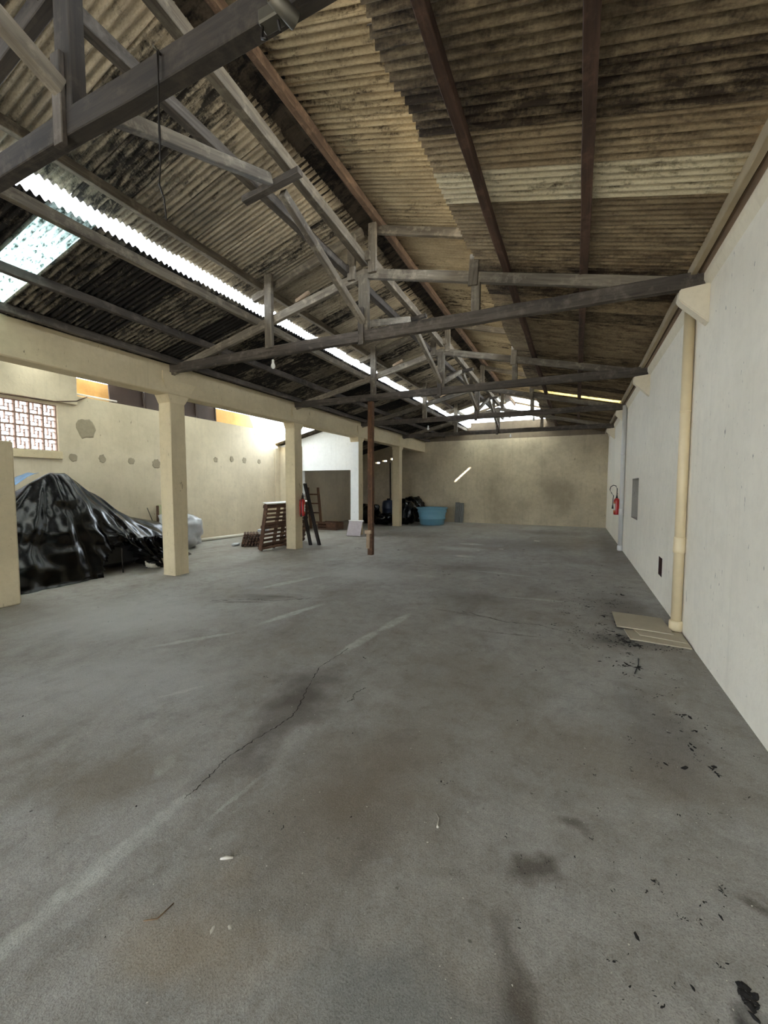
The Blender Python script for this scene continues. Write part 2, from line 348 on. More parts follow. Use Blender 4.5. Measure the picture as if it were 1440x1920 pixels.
def wall_mesh(name, axis, a0, a1, us, vs, holes):
    """slab between a0,a1 along axis ('x' or 'y'); us/vs breakpoints along the other horizontal and z; holes = [(u0,u1,v0,v1)]"""
    us = sorted(set(us+[h for q in holes for h in q[:2]])); vs = sorted(set(vs+[h for q in holes for h in q[2:]]))
    def solid(i, j):
        if not (0 <= i < len(us)-1 and 0 <= j < len(vs)-1): return False
        u, v = (us[i]+us[i+1])/2, (vs[j]+vs[j+1])/2
        return not any(q[0] < u < q[1] and q[2] < v < q[3] for q in holes)
    bm = bmesh.new(); cache = {}
    def V(a, u, v):
        k = (a, u, v)
        if k not in cache: cache[k] = bm.verts.new((a, u, v) if axis == 'x' else (u, a, v))
        return cache[k]
    for i in range(len(us)-1):
        for j in range(len(vs)-1):
            if not solid(i, j): continue
            u0, u1, v0, v1 = us[i], us[i+1], vs[j], vs[j+1]
            for a in (a0, a1): bm.faces.new((V(a, u0, v0), V(a, u1, v0), V(a, u1, v1), V(a, u0, v1)))
            for di, dj, e in ((-1, 0, ((u0, v0), (u0, v1))), (1, 0, ((u1, v0), (u1, v1))), (0, -1, ((u0, v0), (u1, v0))), (0, 1, ((u0, v1), (u1, v1)))):
                if not solid(i+di, j+dj):
                    bm.faces.new((V(a0, *e[0]), V(a0, *e[1]), V(a1, *e[1]), V(a1, *e[0])))
    return mesh_of(bm, name)
def prism_mesh(name, poly, axis, a0, a1, bevel=0.):
    """poly of 2-D points in the plane across axis: 'y' -> (x,z), 'x' -> (y,z), 'z' -> (x,y)"""
    bm = bmesh.new()
    def P(p, a): return (p[0], a, p[1]) if axis == 'y' else ((a, p[0], p[1]) if axis == 'x' else (p[0], p[1], a))
    A = [bm.verts.new(P(p, a0)) for p in poly]; B = [bm.verts.new(P(p, a1)) for p in poly]; n = len(poly)
    bm.faces.new(A); bm.faces.new(B)
    for i in range(n): bm.faces.new((A[i], A[(i+1) % n], B[(i+1) % n], B[i]))
    bmesh.ops.recalc_face_normals(bm, faces=bm.faces)
    if bevel: bmesh.ops.bevel(bm, geom=bm.edges[:], offset=bevel, segments=2, affect='EDGES')
    return mesh_of(bm, name)

# ---------------------------------------------------------------- measures of the hall (metres)
XR = 1.1; XC = -6.6; XL = -9.9; YB = 18.4; YF = -6.0; RX = -2.65
def z_low(x): return 4.6-.235*abs(x-RX)       # underside of the low roof sheets
def z_up(x): return 5.18-.275*abs(x-RX)       # underside of the raised roof sheets
TRUSS_Y = [-2.05, 1.51, 5.09, 8.59, 12.09, 15.64]

# ---------------------------------------------------------------- floor and ground
bm = bmesh.new()
nx, ny = 24, 44
vv = [[bm.verts.new((XL-.3+(XR+.3-XL+.3)*i/nx, YF+(YB-YF+.2)*j/ny, 0)) for i in range(nx+1)] for j in range(ny+1)]
for j in range(ny):
    for i in range(nx): bm.faces.new((vv[j][i], vv[j][i+1], vv[j+1][i+1], vv[j+1][i]))
floor = struct(new_obj('floor', mesh_of(bm, 'floor'), 'floor'), 'worn grey concrete floor with stains and cracks', 'floor')
g = struct(new_obj('ground', box_mesh('ground', -60, 60, -60, 80, -.4, -.02), 'ground'), 'bare ground outside the warehouse', 'ground')

def ribbon(name, pts, width, z, mat, seed, jag=.35, thick=.003, sub=5):
    r = random.Random(seed); P = []
    for a, b in zip(pts, pts[1:]):
        for k in range(sub): P.append(Vector(a)*(1-k/sub)+Vector(b)*(k/sub))
    P.append(Vector(pts[-1])); bm = bmesh.new(); rows = []
    for i, p in enumerate(P):
        t = (P[min(i+1, len(P)-1)]-P[max(i-1, 0)]).normalized(); n = Vector((-t.y, t.x))
        w = width(i/(len(P)-1)) if callable(width) else width
        off = r.uniform(-jag, jag)*w
        l = p+n*(w/2*(1+r.uniform(-jag, jag))+off); q = p-n*(w/2*(1+r.uniform(-jag, jag))-off)
        rows.append((bm.verts.new((l.x, l.y, z)), bm.verts.new((p.x+n.x*off, p.y+n.y*off, z+thick)), bm.verts.new((q.x, q.y, z))))
    for a, b in zip(rows, rows[1:]):
        bm.faces.new((a[0], a[1], b[1], b[0])); bm.faces.new((a[1], a[2], b[2], b[1]))
    return new_obj(name, mesh_of(bm, name), mat, floor)
ribbon('crack', [(-1.78, 1.42), (-1.79, 1.56), (-1.83, 1.76), (-1.79, 2.02), (-1.75, 2.26), (-1.79, 2.4), (-1.93, 2.75), (-2.02, 3.03), (-2.0, 3.5)], .0045, .001, 'crackm', 8, 1.6, .001, 14)
ribbon('crack', [(-1.5, 2.6), (-1.48, 2.66), (-1.52, 2.74), (-1.47, 2.85)], .008, .001, 'crackm', 9, 1.2, .001, 8)
ribbon('crack', [(.05, 4.9), (-.1, 4.95), (-.35, 5.05), (-.7, 5.0), (-1.3, 5.2)], .007, .001, 'crackm', 10, 2, .001, 14)
ribbon('crack', [(-4.6, 4.2), (-4.1, 4.5), (-3.8, 4.55), (-3.4, 4.9)], .010, .001, 'crackm', 11, 2, .001, 14)

# ---------------------------------------------------------------- walls
ws = struct(new_obj('wall_right', wall_mesh('wall_right', 'x', XR, XR+.25, [YF, 0, 4, 9, 14, YB+.25], [0, 1, 2, 3.66], [(9.4, 10.4, .95, 1.78), (6.72, 6.99, .36, .62)]), 'wall_right'), 'long whitewashed wall with drain pipes and corbels', 'wall')
def lining(name, y0, y1, z0, z1, depth, mat):
    bm = bmesh.new(); t = .004
    bm_box(bm, XR+depth, XR+depth+.01, y0, y1, z0, z1)
    for q in ((y0, y0+t, z0, z1), (y1-t, y1, z0, z1), (y0+t, y1-t, z0, z0+t), (y0+t, y1-t, z1-t, z1)): bm_box(bm, XR+.001, XR+depth, *q)
    new_obj(name, mesh_of(bm, name), mat, ws)
lining('niche_lining', 9.401, 10.399, .951, 1.779, .13, 'grey_niche')
lining('slot_lining', 6.721, 6.989, .361, .619, .15, 'dark_hole')
# plaster ledge along the wall head
new_obj('wall_ledge', prism_mesh('wall_ledge', [(XR, 3.52), (XR-.035, 3.60), (XR-.035, 3.66), (XR, 3.66)], 'y', YF, YB), 'corbel', ws)
wl = struct(new_obj('wall_left', wall_mesh('wall_left', 'x', XL-.22, XL, [YF, 3.0, 5.5, 9, 12.2, YB], [0, 1.2, 2.2, 3.55], [(3.90, 5.12, 2.33, 3.28), (3.2, 5.12, 1.9, 2.1)] [:1]), 'wall_left'), 'cream plastered yard wall with round mortar patches', 'wall')
wu = new_obj('upper_wall', box_mesh('upper_wall', XL-.26, XL+.10, YF, 5.46, 3.34, 4.5, .01), 'wall_left', wl)
new_obj('pilaster', box_mesh('pilaster', XL-.1, XL+.05, 12.0, 12.3, 0, 3.05, .01), 'wall_left', wl)
def blob_mesh(name, ry, rz, seed, t=.012):
    r = random.Random(seed); n = 16; bm = bmesh.new(); ctr = bm.verts.new((t, 0, 0)); ring = []; ring2 = []
    for i in range(n):
        a = 2*math.pi*i/n; k = 1+r.uniform(-.16, .14)
        ring.append(bm.verts.new((0, ry*k*math.cos(a), rz*k*math.sin(a)))); ring2.append(bm.verts.new((t, ry*k*.86*math.cos(a), rz*k*.86*math.sin(a))))
    for i in range(n):
        j = (i+1) % n; bm.faces.new((ring[i], ring[j], ring2[j], ring2[i])); bm.faces.new((ring2[i], ring2[j], ctr))
    return mesh_of(bm, name)
for i, (y, z, ry, rz) in enumerate([(5.66, 2.86, .20, .22), (5.38, 2.21, .09, .09), (5.99, 2.23, .08, .10), (6.67, 2.21, .09, .09), (7.34, 2.18, .12, .12), (9.3, 2.4, .08, .08), (9.95, 2.46, .08, .09), (10.5, 2.45, .09, .1), (11.2, 2.45, .08, .09)]):
    new_obj('mortar_patch', blob_mesh('mortar_patch', ry, rz, 20+i), 'mortar', wl, (XL-.001, y, z))
# back wall: flat head at the sides, gable under the low roof, open lantern above
wb = struct(new_obj('wall_back', box_mesh('wall_back', -6.72, XR, YB, YB+.25, 0, 3.66), 'wall_back'), 'stained beige end wall of the hall', 'wall')
new_obj('alcove_end', wall_mesh('alcove_end', 'y', YB, YB+.25, [XL-.2, -6.72], [0, 3.08], [(-8.98, -8.74, 2.72, 2.80), (-8.60, -8.36, 2.81, 2.88), (-8.18, -8.06, 2.88, 2.98), (-7.9, -7.82, 2.96, 3.0)]), 'wall_back', wb)
new_obj('alcove_end_top', prism_mesh('alcove_end_top', [(XL-.2, 3.08), (-6.72, 3.08), (-6.72, 3.90), (XL-.2, 3.10)], 'y', YB, YB+.25), 'wall_back', wb)
new_obj('gable_infill', prism_mesh('gable_infill', [(XR, 3.66), (XR, 3.76), (-1.1, 4.26), (-1.1, 4.40), (-4.3, 4.40), (-4.3, 4.23), (-6.6, 3.72), (-6.6, 3.66)], 'y', YB+.02, YB+.22), 'gable', wb)
# front wall behind the viewpoint with its wide open gateway
wf = struct(new_obj('wall_front', wall_mesh('wall_front', 'y', YF-.25, YF, [XL-.2, XR+.25], [0, 3.66], [(-5.6, .4, 0, 2.5)]), 'wall_right'), 'front wall with a wide open gateway', 'wall')
# alcove at the end of the side yard
wa = struct(new_obj('wall_alcove', prism_mesh('wall_alcove', [(XL, 0), (-8.9, 0), (-8.9, 2.16), (-6.73, 2.16), (-6.73, 0), (-6.55, 0), (-6.55, 3.72), (-6.75, 3.80), (XL, 3.06)], 'y', 12.3, 12.45), 'wall_white'), 'white wall above the dark alcove opening', 'wall')
ap = new_obj('beige_return', box_mesh('beige_return', XL, -8.9, 12.25, 12.30, 0, 3.02), 'wall_left', wa)
st = struct(new_obj('wall_stub', box_mesh('wall_stub', -7.08, -6.78, 1.0, 2.97, 0, 2.19, .02), 'column'), 'low cream wall stub at the left edge', 'wall')
# neighbour's ochre wall seen over the yard wall
nb = struct(new_obj('wall_neighbour', box_mesh('wall_neighbour', -10.75, -10.5, 5.75, 11.6, 0, 4.08), 'neighbour'), 'ochre wall beyond the yard wall', 'wall')

# ---------------------------------------------------------------- vent-block window
win = bpy.data.objects.new('window_1', None); C.objects.link(win); win.location = (XL-.06, 3.9, 2.33)
struct(win, 'terracotta vent-block window with pinwheel openings', 'window')
def vent_block():
    s = .2375; w = .016; e = .012; bm = bmesh.new(); d0, d1 = -.07, 0
    def bar(y0, y1, z0, z1, dd=d1): bm_box(bm, d0, dd, y0, y1, z0, z1)
    bar(0, s, 0, w); bar(0, s, s-w, s); bar(0, w, w, s-w); bar(s-w, s, w, s-w)
    i0, i1 = w, s-w; q = (i1-i0)/3; a, b = i0+q, i0+2*q
    h = e/2
    bar(a-h, a+h, a-h, i1, -.006); bar(a+h, i1, b-h, b+h, -.006); bar(b-h, b+h, i0, b-h, -.006); bar(i0, b-h, a-h, a+h, -.006)
    return mesh_of(bm, 'vent_block')
vb = vent_block()
for j in range(4):
    for i in range(6):
        o = new_obj('vent_block', vb, 'cobogo', win, (0, 5.12-3.9-(i+1)*.2375, j*.2375))
new_obj('window_sill', box_mesh('sill', -.10, .115, -.3, 1.26, -.17, -.005, .012), 'column', win)
# holes for the whole window
wl.data = wall_mesh('wall_left', 'x', XL-.22, XL, [YF, 2.5, 5.5, 9, 12.2, YB], [0, 1.2, 2.2, 3.55], [(5.12-6*.2375, 5.12, 2.33, 3.28)])
wl.data.materials.append(M['wall_left'])

# ---------------------------------------------------------------- corrugated roofs
PITCH = .405
def sheet_mesh(name, L, waves=6, width=PITCH+.03, amp=.021, t=.006, seg=8, sag=.0):
    bm = bmesh.new(); n = waves*seg; top = []; bot = []; nl = 4
    for i in range(nl+1):
        x = L*i/nl; dz = -sag*math.sin(math.pi*i/nl); a = []; b = []
        for k in range(n+1):
            y = width*k/n; z = amp*math.sin(2*math.pi*waves*k/n)+amp+dz
            a.append(bm.verts.new((x, y, z+t))); b.append(bm.verts.new((x, y, z)))
        top.append(a); bot.append(b)
    for i in range(nl):
        for k in range(n):
            bm.faces.new((top[i][k], top[i+1][k], top[i+1][k+1], top[i][k+1])); bm.faces.new((bot[i][k], bot[i][k+1], bot[i+1][k+1], bot[i+1][k]))
    for k in range(n):
        bm.faces.new((top[0][k], top[0][k+1], bot[0][k+1], bot[0][k])); bm.faces.new((top[nl][k], bot[nl][k], bot[nl][k+1], top[nl][k+1]))
    for i in range(nl):
        bm.faces.new((top[i][0], bot[i][0], bot[i+1][0], top[i+1][0])); bm.faces.new((top[i][n], top[i+1][n], bot[i+1][n], bot[i][n]))
    me = mesh_of(bm, name)
    for p in me.polygons: p.use_smooth = abs(p.normal.x) < .8
    return me
def slope(label, x0, x1, zf, y0, y1, mat, special={}, skip={}, name='ceiling'):
    """sheets lie from x0 down to x1 (x0 the upper end)"""
    root = bpy.data.objects.new(name, None); C.objects.link(root); root.location = (x0, y0, zf(x0)); struct(root, label, 'roof')
    L = math.hypot(x1-x0, zf(x1)-zf(x0)); me = {}
    def get(k, Ls):
        key = (k, round(Ls, 3))
        if key not in me:
            me[key] = sheet_mesh('roof_sheet', Ls); me[key].materials.append(M[k])
        return me[key]
    th = math.atan2(zf(x1)-zf(x0), x1-x0) if x1 > x0 else math.atan2(zf(x1)-zf(x0), x0-x1)
    n = int(round((y1-y0)/PITCH))
    for i in range(n):
        yy = i*PITCH
        k = special.get(i, mat)
        parts = skip.get(i, [(0, 1)])
        for (a, b) in parts:
            o = new_obj('roof_sheet', get(k, L*(b-a)), None, root)
            jx = R_.uniform(-.02, .02); lift = .0075*(i % 2)
            if x1 > x0:
                o.rotation_euler = (0, -th, 0); o.location = (a*(x1-x0)+jx, yy, a*(zf(x1)-zf(x0))+lift)
            else:
                o.rotation_euler = (0, -th, math.pi); o.location = (a*(x1-x0)+jx, yy+PITCH+.03, a*(zf(x1)-zf(x0))+lift)
    return root
def idx(y, y0): return int((y-y0)/PITCH)
Y0 = YF-.2
sp = {idx(3.9, Y0): 'sheet_new', idx(12.15, Y0): 'fibreglass_yellow'}
low_r = slope('brown stained corrugated roof slope above the right wall', -1.17, 1.12, z_low, Y0, YB+.2, 'sheet_right', sp)
sp = {idx(2.45, Y0): 'fibreglass'}
low_l = slope('sooty corrugated roof slope above the columns', -4.44, -6.95, z_low, Y0, YB+.2, 'sheet_lowleft', sp)
far = {i: 'fibreglass_clean' for i in range(idx(17.0, Y0), 60)}  # translucent sheets stand in for open sky, added to diffuse the sun
hole = {idx(16.7, Y0): [(0, .48), (.52, 1)]}
up_r = slope('beige raised roof slope on the right of the ridge', RX+.12, -.55, z_up, Y0, YB+.2, 'sheet_upright', far, hole)
up_l = slope('grey mouldy raised roof slope on the left of the ridge', RX-.14, -4.82, z_up, Y0, YB+.2, 'sheet_left', far)
# ridge caps
rc = bpy.data.objects.new('ceiling', None); C.objects.link(rc); rc.location = (RX, Y0, z_up(RX)); struct(rc, 'row of dark ridge caps along the raised roof', 'roof')
def cap_mesh():
    bm = bmesh.new(); n = 12; rows = []
    prof = [(-.26, -.26*.275+.03), (-.12, -.12*.275+.035), (0, .05), (.12, -.12*.275+.035), (.26, -.26*.275+.03)]
    for k in range(n+1):
        y = .62*k/n; a = .012*math.sin(k*math.pi/2)
        rows.append([(x, y, z+a*abs(x)*5) for x, z in prof])
    T = [[bm.verts.new((p[0], p[1], p[2]+.008)) for p in r] for r in rows]; B = [[bm.verts.new(p) for p in r] for r in rows]
    for k in range(n):
        for i in range(4):
            bm.faces.new((T[k][i], T[k][i+1], T[k+1][i+1], T[k+1][i])); bm.faces.new((B[k][i], B[k+1][i], B[k+1][i+1], B[k][i+1]))
        bm.faces.new((T[k][0], T[k+1][0], B[k+1][0], B[k][0])); bm.faces.new((T[k][4], B[k][4], B[k+1][4], T[k+1][4]))
    for i in range(4): bm.faces.new((T[0][i], B[0][i], B[0][i+1], T[0][i+1])); bm.faces.new((T[n][i], T[n][i+1], B[n][i+1], B[n][i]))
    return mesh_of(bm, 'ridge_cap')
cm = cap_mesh()
for i in range(int((YB+.2-Y0)/.56)):
    new_obj('ridge_cap', cm, 'ridge', rc, (R_.uniform(-.012, .012), i*.56, .006*(i % 2)), (0, R_.uniform(-.02, .02), R_.uniform(-.015, .015)))

# unseen cover added to block sun from the yard, slot open by far wall
def z_yard(x): return 3.80-.16*(x+6.9)
yard1 = slope('unseen corrugated cover added to shade the near part of the side yard', -10.3, -6.45, z_yard, Y0, 11.2, 'sheet_lowleft', {i: 'fibreglass_clean' for i in range(18, 60, 4)})  # translucent sheets put in to spread sunlight onto the yard wall
yard2 = slope('unseen corrugated cover added to shade the middle of the side yard', -8.6, -6.45, z_yard, Y0+43*PITCH, Y0+45*PITCH, 'sheet_lowleft')
def z_alc(x): return 3.57+.236*(x+7.92)
alc = slope('corrugated lean-to roof over the alcove', -6.62, -10.3, z_alc, 12.03, YB+.2, 'sheet_lowleft')
new_obj('sun_stop', box_mesh('sun_stop', -.02, .02, 0, YB+.2-12.03, -.22, .06), 'rust', alc)  # unseen board added to stop a strip of sun entering the alcove

# ---------------------------------------------------------------- concrete beam, columns, corbels
beam = struct(new_obj('concrete_beam', box_mesh('concrete_beam', -6.72, -6.40, YF, YB, 3.19, 3.695, .015), 'column'), 'cream concrete beam running along the column heads', 'beam')
def column(y, label):
    t = thing('column', label, 'column', (XC, y, 0), 0, 'cream columns along the side yard'); 
    bm = bmesh.new(); prof = [(0, .155), (.06, .15), (1.5, .15), (3.10, .15)]
    rings = []
    for z, h in prof: rings.append([bm.verts.new((sx*h, sy*h, z)) for sx, sy in ((-1, -1), (1, -1), (1, 1), (-1, 1))])
    for a, b in zip(rings, rings[1:]):
        for i in range(4): bm.faces.new((a[i], a[(i+1) % 4], b[(i+1) % 4], b[i]))
    bm.faces.new(rings[0]); bm.faces.new(rings[-1])
    bmesh.ops.bevel(bm, geom=[e for e in bm.edges if abs(e.verts[0].co.z-e.verts[1].co.z) > .01], offset=.012, segments=1, affect='EDGES')
    new_obj('shaft', mesh_of(bm, 'shaft'), 'column', t)
    bm = bmesh.new(); lo = [(-.15, -.15), (.15, -.15), (.15, .15), (-.15, .15)]; hi = [(-.14, -.33), (.235, -.33), (.235, .33), (-.14, .33)]
    A = [bm.verts.new((x, yy, 3.06)) for x, yy in lo]; B = [bm.verts.new((x, yy, 3.42)) for x, yy in hi]; D = [bm.verts.new((x, yy, 3.55)) for x, yy in hi]
    for P, Q in ((A, B), (B, D)):
        for i in range(4): bm.faces.new((P[i], P[(i+1) % 4], Q[(i+1) % 4], Q[i]))
    bm.faces.new(A); bm.faces.new(D)
    new_obj('column_head', mesh_of(bm, 'column_head'), 'column', t)
    return t
column(1.55, 'cream column beside the low wall stub')
column(5.23, 'nearest full cream column, beside the black plastic heap')
col2 = column(8.75, 'cream column carrying the red extinguisher, pallets leaning on it')
c3 = column(12.13, 'cream column with a mottled stone slab leaning on its foot')
new_obj('white_facing', box_mesh('white_facing', -.15, .15, -.158, -.149, .01, 3.05), 'wall_white', c3)
column(15.55, 'farthest cream column beside the light blue water tank')
for y, l in ((-2.15, 'white wall corbel behind the viewpoint'), (1.36, 'white wall corbel under the nearest truss'), (4.95, 'white wall corbel above the near drain pipe'), (8.45, 'white wall corbel second from the near drain pipe'), (12.0, 'white wall corbel above the far drain pipe'), (15.55, 'farthest small white wall corbel near the end wall')):
    o = new_obj('corbel', prism_mesh('corbel', [(0, 0), (0, .37), (-.24, .35), (-.25, .26), (-.225, .225)], 'y', 0, .13, .008), 'corbel', None, (XR, y, 3.16))
    tag(o, l, 'corbel', 'wall corbels under the truss ends')

# ---------------------------------------------------------------- roof trusses
def truss(y, label, mk, mg='wood_grey'):
    t = thing('roof_truss', label, 'truss', (RX, y, 3.55), 0, 'timber roof trusses')
    def T(name, x0, z0, x1, z1, w, d, mat, dy=0, upv=(0, 0, 1)):
        return timber(name, (x0-RX, dy, z0-3.55), (x1-RX, dy, z1-3.55), w, d, mat, t, upv)
    T('tie_beam', -6.62, 3.62, 1.08, 3.62, .08, .145, mk)
    zc = lambda x: 4.5-.235*abs(x-RX)-.062
    T('rafter', 1.06, zc(1.06)+.01, RX-.02, zc(RX), .07, .12, mg)
    T('rafter', -6.5, zc(-6.5)+.01, RX+.02, zc(RX), .07, .12, mg)
    T('king_post', RX, 3.69, RX, 4.42, .08, .14, mg, 0, (1, 0, 0))
    sp_ = T('splice_plate', RX-.02, 3.50, RX-.02, 3.98, .03, .085, 'wood_dark', -.056, (1, 0, 0))
    bolt = new_obj('bolt', lathe_mesh('bolt', [(.014, 0), (.014, .012), (.008, .016)], 8), 'dark_metal', t); bolt.rotation_euler = (math.pi/2, 0, 0); bolt.location = (-.02, -.07, .28)
    T('queen_post', -4.21, 3.66, -4.21, 4.72, .06, .13, mg, -.062, (1, 0, 0))
    T('queen_post', -1.15, 3.69, -1.15, 4.06, .07, .10, mg, 0, (1, 0, 0))
    T('splice_plate', -1.18, 3.98, -1.16, 4.33, .03, .11, mg, -.05, (1, 0, 0))
    zu = lambda x: 5.08-.275*abs(x-RX)-.052
    T('upper_rafter', -.62, zu(-.62), RX+.06, zu(RX), .06, .105, mg, .066)
    T('upper_rafter', -4.62, zu(-4.62), RX-.06, zu(RX), .06, .105, mg, .066)
    T('short_post', -2.81, 4.36, -2.81, 4.94, .05, .11, mg, -.055, (1, 0, 0))
    T('short_post', -2.50, 4.40, -2.50, 5.02, .05, .11, mg, -.055, (1, 0, 0))
    T('wedge', -3.75, zc(-3.75)+.09, -3.52, zc(-3.52)+.12, .04, .05, 'wood_pale', -.02)
    return t
LB = ['timber truss behind the viewpoint', 'nearest dark timber truss crossing the top left corner', 'timber truss between the near drain pipe and the nearest full column', 'timber truss propped by the brown post', 'fourth timber truss, ending above the far drain pipe', 'farthest timber truss close to the end wall']
for i, (y, l) in enumerate(zip(TRUSS_Y, LB)): truss(y, l, 'wood_backlit' if i < 2 else 'wood_dark', 'wood_backlit' if i < 2 else 'wood_grey')

# purlins and ridge timbers, each one long timber
def purlin(name, label, x, zb, w, d, mat, y0=YF, y1=YB):
    o = timber(name, (x, y0, zb+d/2), (x, y1, zb+d/2), w, d, mat)
    return tag(o, label, 'beam', 'long roof timbers')
zl = lambda x: 4.5-.235*abs(x-RX); zu = lambda x: 5.08-.275*abs(x-RX)
purlin('purlin', 'red-brown purlin at the upper edge of the right roof slope', -.80, zl(-.80), .07, .095, 'wood_red')
purlin('purlin', 'red-brown purlin along the middle of the right roof slope', .01, zl(.01), .08, .095, 'wood_red')
purlin('purlin', 'brown purlin just right of the ridge with light glinting through', -2.44, zu(-2.44)-.005, .07, .10, 'wood_ridge')
purlin('purlin', 'grey purlin above the bright strip on the left roof', -4.44, zu(-4.44)-.005, .07, .10, 'wood_grey')
purlin('purlin', 'pale grey purlin below the bright strip on the left roof', -4.49, zl(-4.49)-.02, .075, .11, 'wood_grey')
purlin('purlin', 'dark purlin along the middle of the sooty left slope', -5.49, zl(-5.49)-.005, .07, .10, 'wood_dark')
purlin('purlin', 'dark eave purlin above the concrete beam', -6.22, zl(-6.22)-.005, .08, .10, 'wood_dark')
purlin('eave_board', 'pale stained board along the eave of the right wall', .985, 3.665, .05, .10, 'fascia')
gt = tag(new_obj('gutter', prism_mesh('gutter', [(1.012, 3.74), (1.012, 3.685), (1.03, 3.665), (1.098, 3.668), (1.098, 3.672), (1.035, 3.672), (1.018, 3.69), (1.018, 3.74)], 'y', YF, YB), 'gutter'), 'stained brown gutter trough above the white wall', 'gutter')
for i, (a, b) in enumerate(zip(TRUSS_Y, TRUSS_Y[1:]+[YB])):
    xa = -2.40 if i == 1 else -2.56; nm = ['behind the viewpoint', 'nearest to the viewpoint', 'in the second bay', 'in the third bay', 'in the fourth bay', 'in the last bay by the end wall'][i]
    tag(timber('ridge_beam', (xa, a-.12, 4.60), (-2.63, b-.02, 4.58), .09, .12, 'wood_grey'), 'pale grey ridge tie beam under the roof ridge, '+nm, 'beam', 'ridge tie beams')
    tag(timber('tie_beam', (-2.88, a-.12, 4.50), (-2.90, b-.02, 4.50), .09, .10, 'wood_dark'), 'dark long tie beam left of the ridge, '+nm, 'beam', 'dark tie beams left of the ridge')
    if i < 5:
        ym = (a+b)/2
        cp = tag(timber('cross_piece', (-3.05, ym, 4.415), (-2.38, ym, 4.49), .08, .06, 'wood_dark'), 'short cross piece joining the ridge timbers, '+nm, 'beam', 'cross pieces under the ridge')
        for (ye, s, w) in ((a, 1, 'rising from the near truss'), (b, -1, 'rising from the far truss')):
            br = timber('brace', (RX, ye+s*.05, 3.80), (-2.66, ym-s*.10, 4.44), .07, .09, 'wood_grey')
            tag(br, 'slanting timber brace %s, %s' % (w, nm), 'brace', 'slanting braces under the ridge')

# ---------------------------------------------------------------- drain pipes on the right wall
def downpipe(y, label, mat):
    t = thing('drain_pipe', label, 'pipe', (XR-.055, y, 0), 0, 'drain pipes')
    new_obj('pipe', lathe_mesh('pipe', [(.05, .07), (.05, 3.62)], 20), mat, t)
    new_obj('socket', lathe_mesh('socket', [(.05, .0), (.066, .01), (.068, .10), (.064, .125), (.05, .13)], 20), mat, t)
    new_obj('joint', lathe_mesh('joint', [(.05, .88), (.058, .885), (.0585, .93), (.056, .96), (.056, 1.05), (.05, 1.055)], 20), mat, t)
    new_obj('joint', lathe_mesh('joint', [(.05, 2.40), (.054, 2.402), (.054, 2.42), (.05, 2.422)], 20), mat, t)
    new_obj('strap', prism_mesh('strap', [(-.06, 2.55), (.054, 2.55), (.054, 2.57), (-.06, 2.57)], 'y', -.062, .062), mat, t) if False else None
    return t
downpipe(5.46, 'thick cream drain pipe on the white wall above the loose boards', 'pvc')
downpipe(11.95, 'far whitewashed drain pipe beside the wall extinguisher', 'pipe_grey')

# ---------------------------------------------------------------- things over the yard wall
def panel(label, y0, y1, tilt):
    t = thing('metal_sheet', label, 'sheet', (XL-.12, y0, 3.56), 0, 'rusty sheets on the yard wall')
    o = new_obj('panel', box_mesh('panel', -.012, .012, .01, y1-y0-.01, 0, .47), 'rust', t); o.rotation_euler = (0, tilt, 0)
    o = new_obj('rib', box_mesh('rib', .012, .045, y1-y0-.05, y1-y0-.01, 0, .47), 'rust', t); o.rotation_euler = (0, tilt, 0)
    o = new_obj('rail', box_mesh('rail', .012, .05, .01, y1-y0-.06, 0, .04), 'rust', t); o.rotation_euler = (0, tilt, 0)
panel('rusty brown sheet on the yard wall, left of the nearest full column', 6.27, 7.15, -.10)
panel('rusty brown sheet on the yard wall, partly behind the nearest full column', 7.16, 8.75, -.05)
panel('rusty brown sheet on the yard wall, next to the ochre wall', 8.76, 9.45, -.05)
o = new_obj('white_pipe', tube_mesh('white_pipe', [(XL-.05, 5.2, 3.60), (XL-.05, 6.4, 3.60)], .022), 'pvc_white'); tag(o, 'short white pipe lying on top of the yard wall', 'pipe')
o = new_obj('cable', tube_mesh('cable', [(XL+.13, 3.2, 3.32), (XL+.125, 4.2, 3.315), (XL+.125, 5.0, 3.33), (XL+.1, 5.44, 3.42), (XL+.02, 5.7, 3.565)], .012, 6), 'wood_pallet'); tag(o, 'brown cable strung along the upper yard wall', 'cable')
t = thing('broken_block', 'broken grey concrete block on the far end of the yard wall', 'block', (XL-.1, 11.85, 3.0))
wl_cut = None
new_obj('block_body', box_mesh('block_body', -.08, .08, -.12, .14, .55, .72, .01), 'mortar', t)
new_obj('block_lump', box_mesh('block_lump', -.06, .05, -.05, .08, .72, .80, .02), 'mortar', t)

# ---------------------------------------------------------------- brown prop post
t = thing('prop_post', 'brown timber prop standing in the middle of the hall', 'post', (-4.34, 8.66, 0))
timber('post', (0, 0, 0), (0, 0, 3.545), .11, .12, 'wood_post', t, (1, 0, 0))
timber('splice', (-.03, -.075, .16), (-.03, -.075, .52), .035, .09, 'wood_pale', t, (1, 0, 0))
new_obj('block', box_mesh('block', -.11, .05, -.11, -.055, .50, .59, .008), 'wood_pale', t)

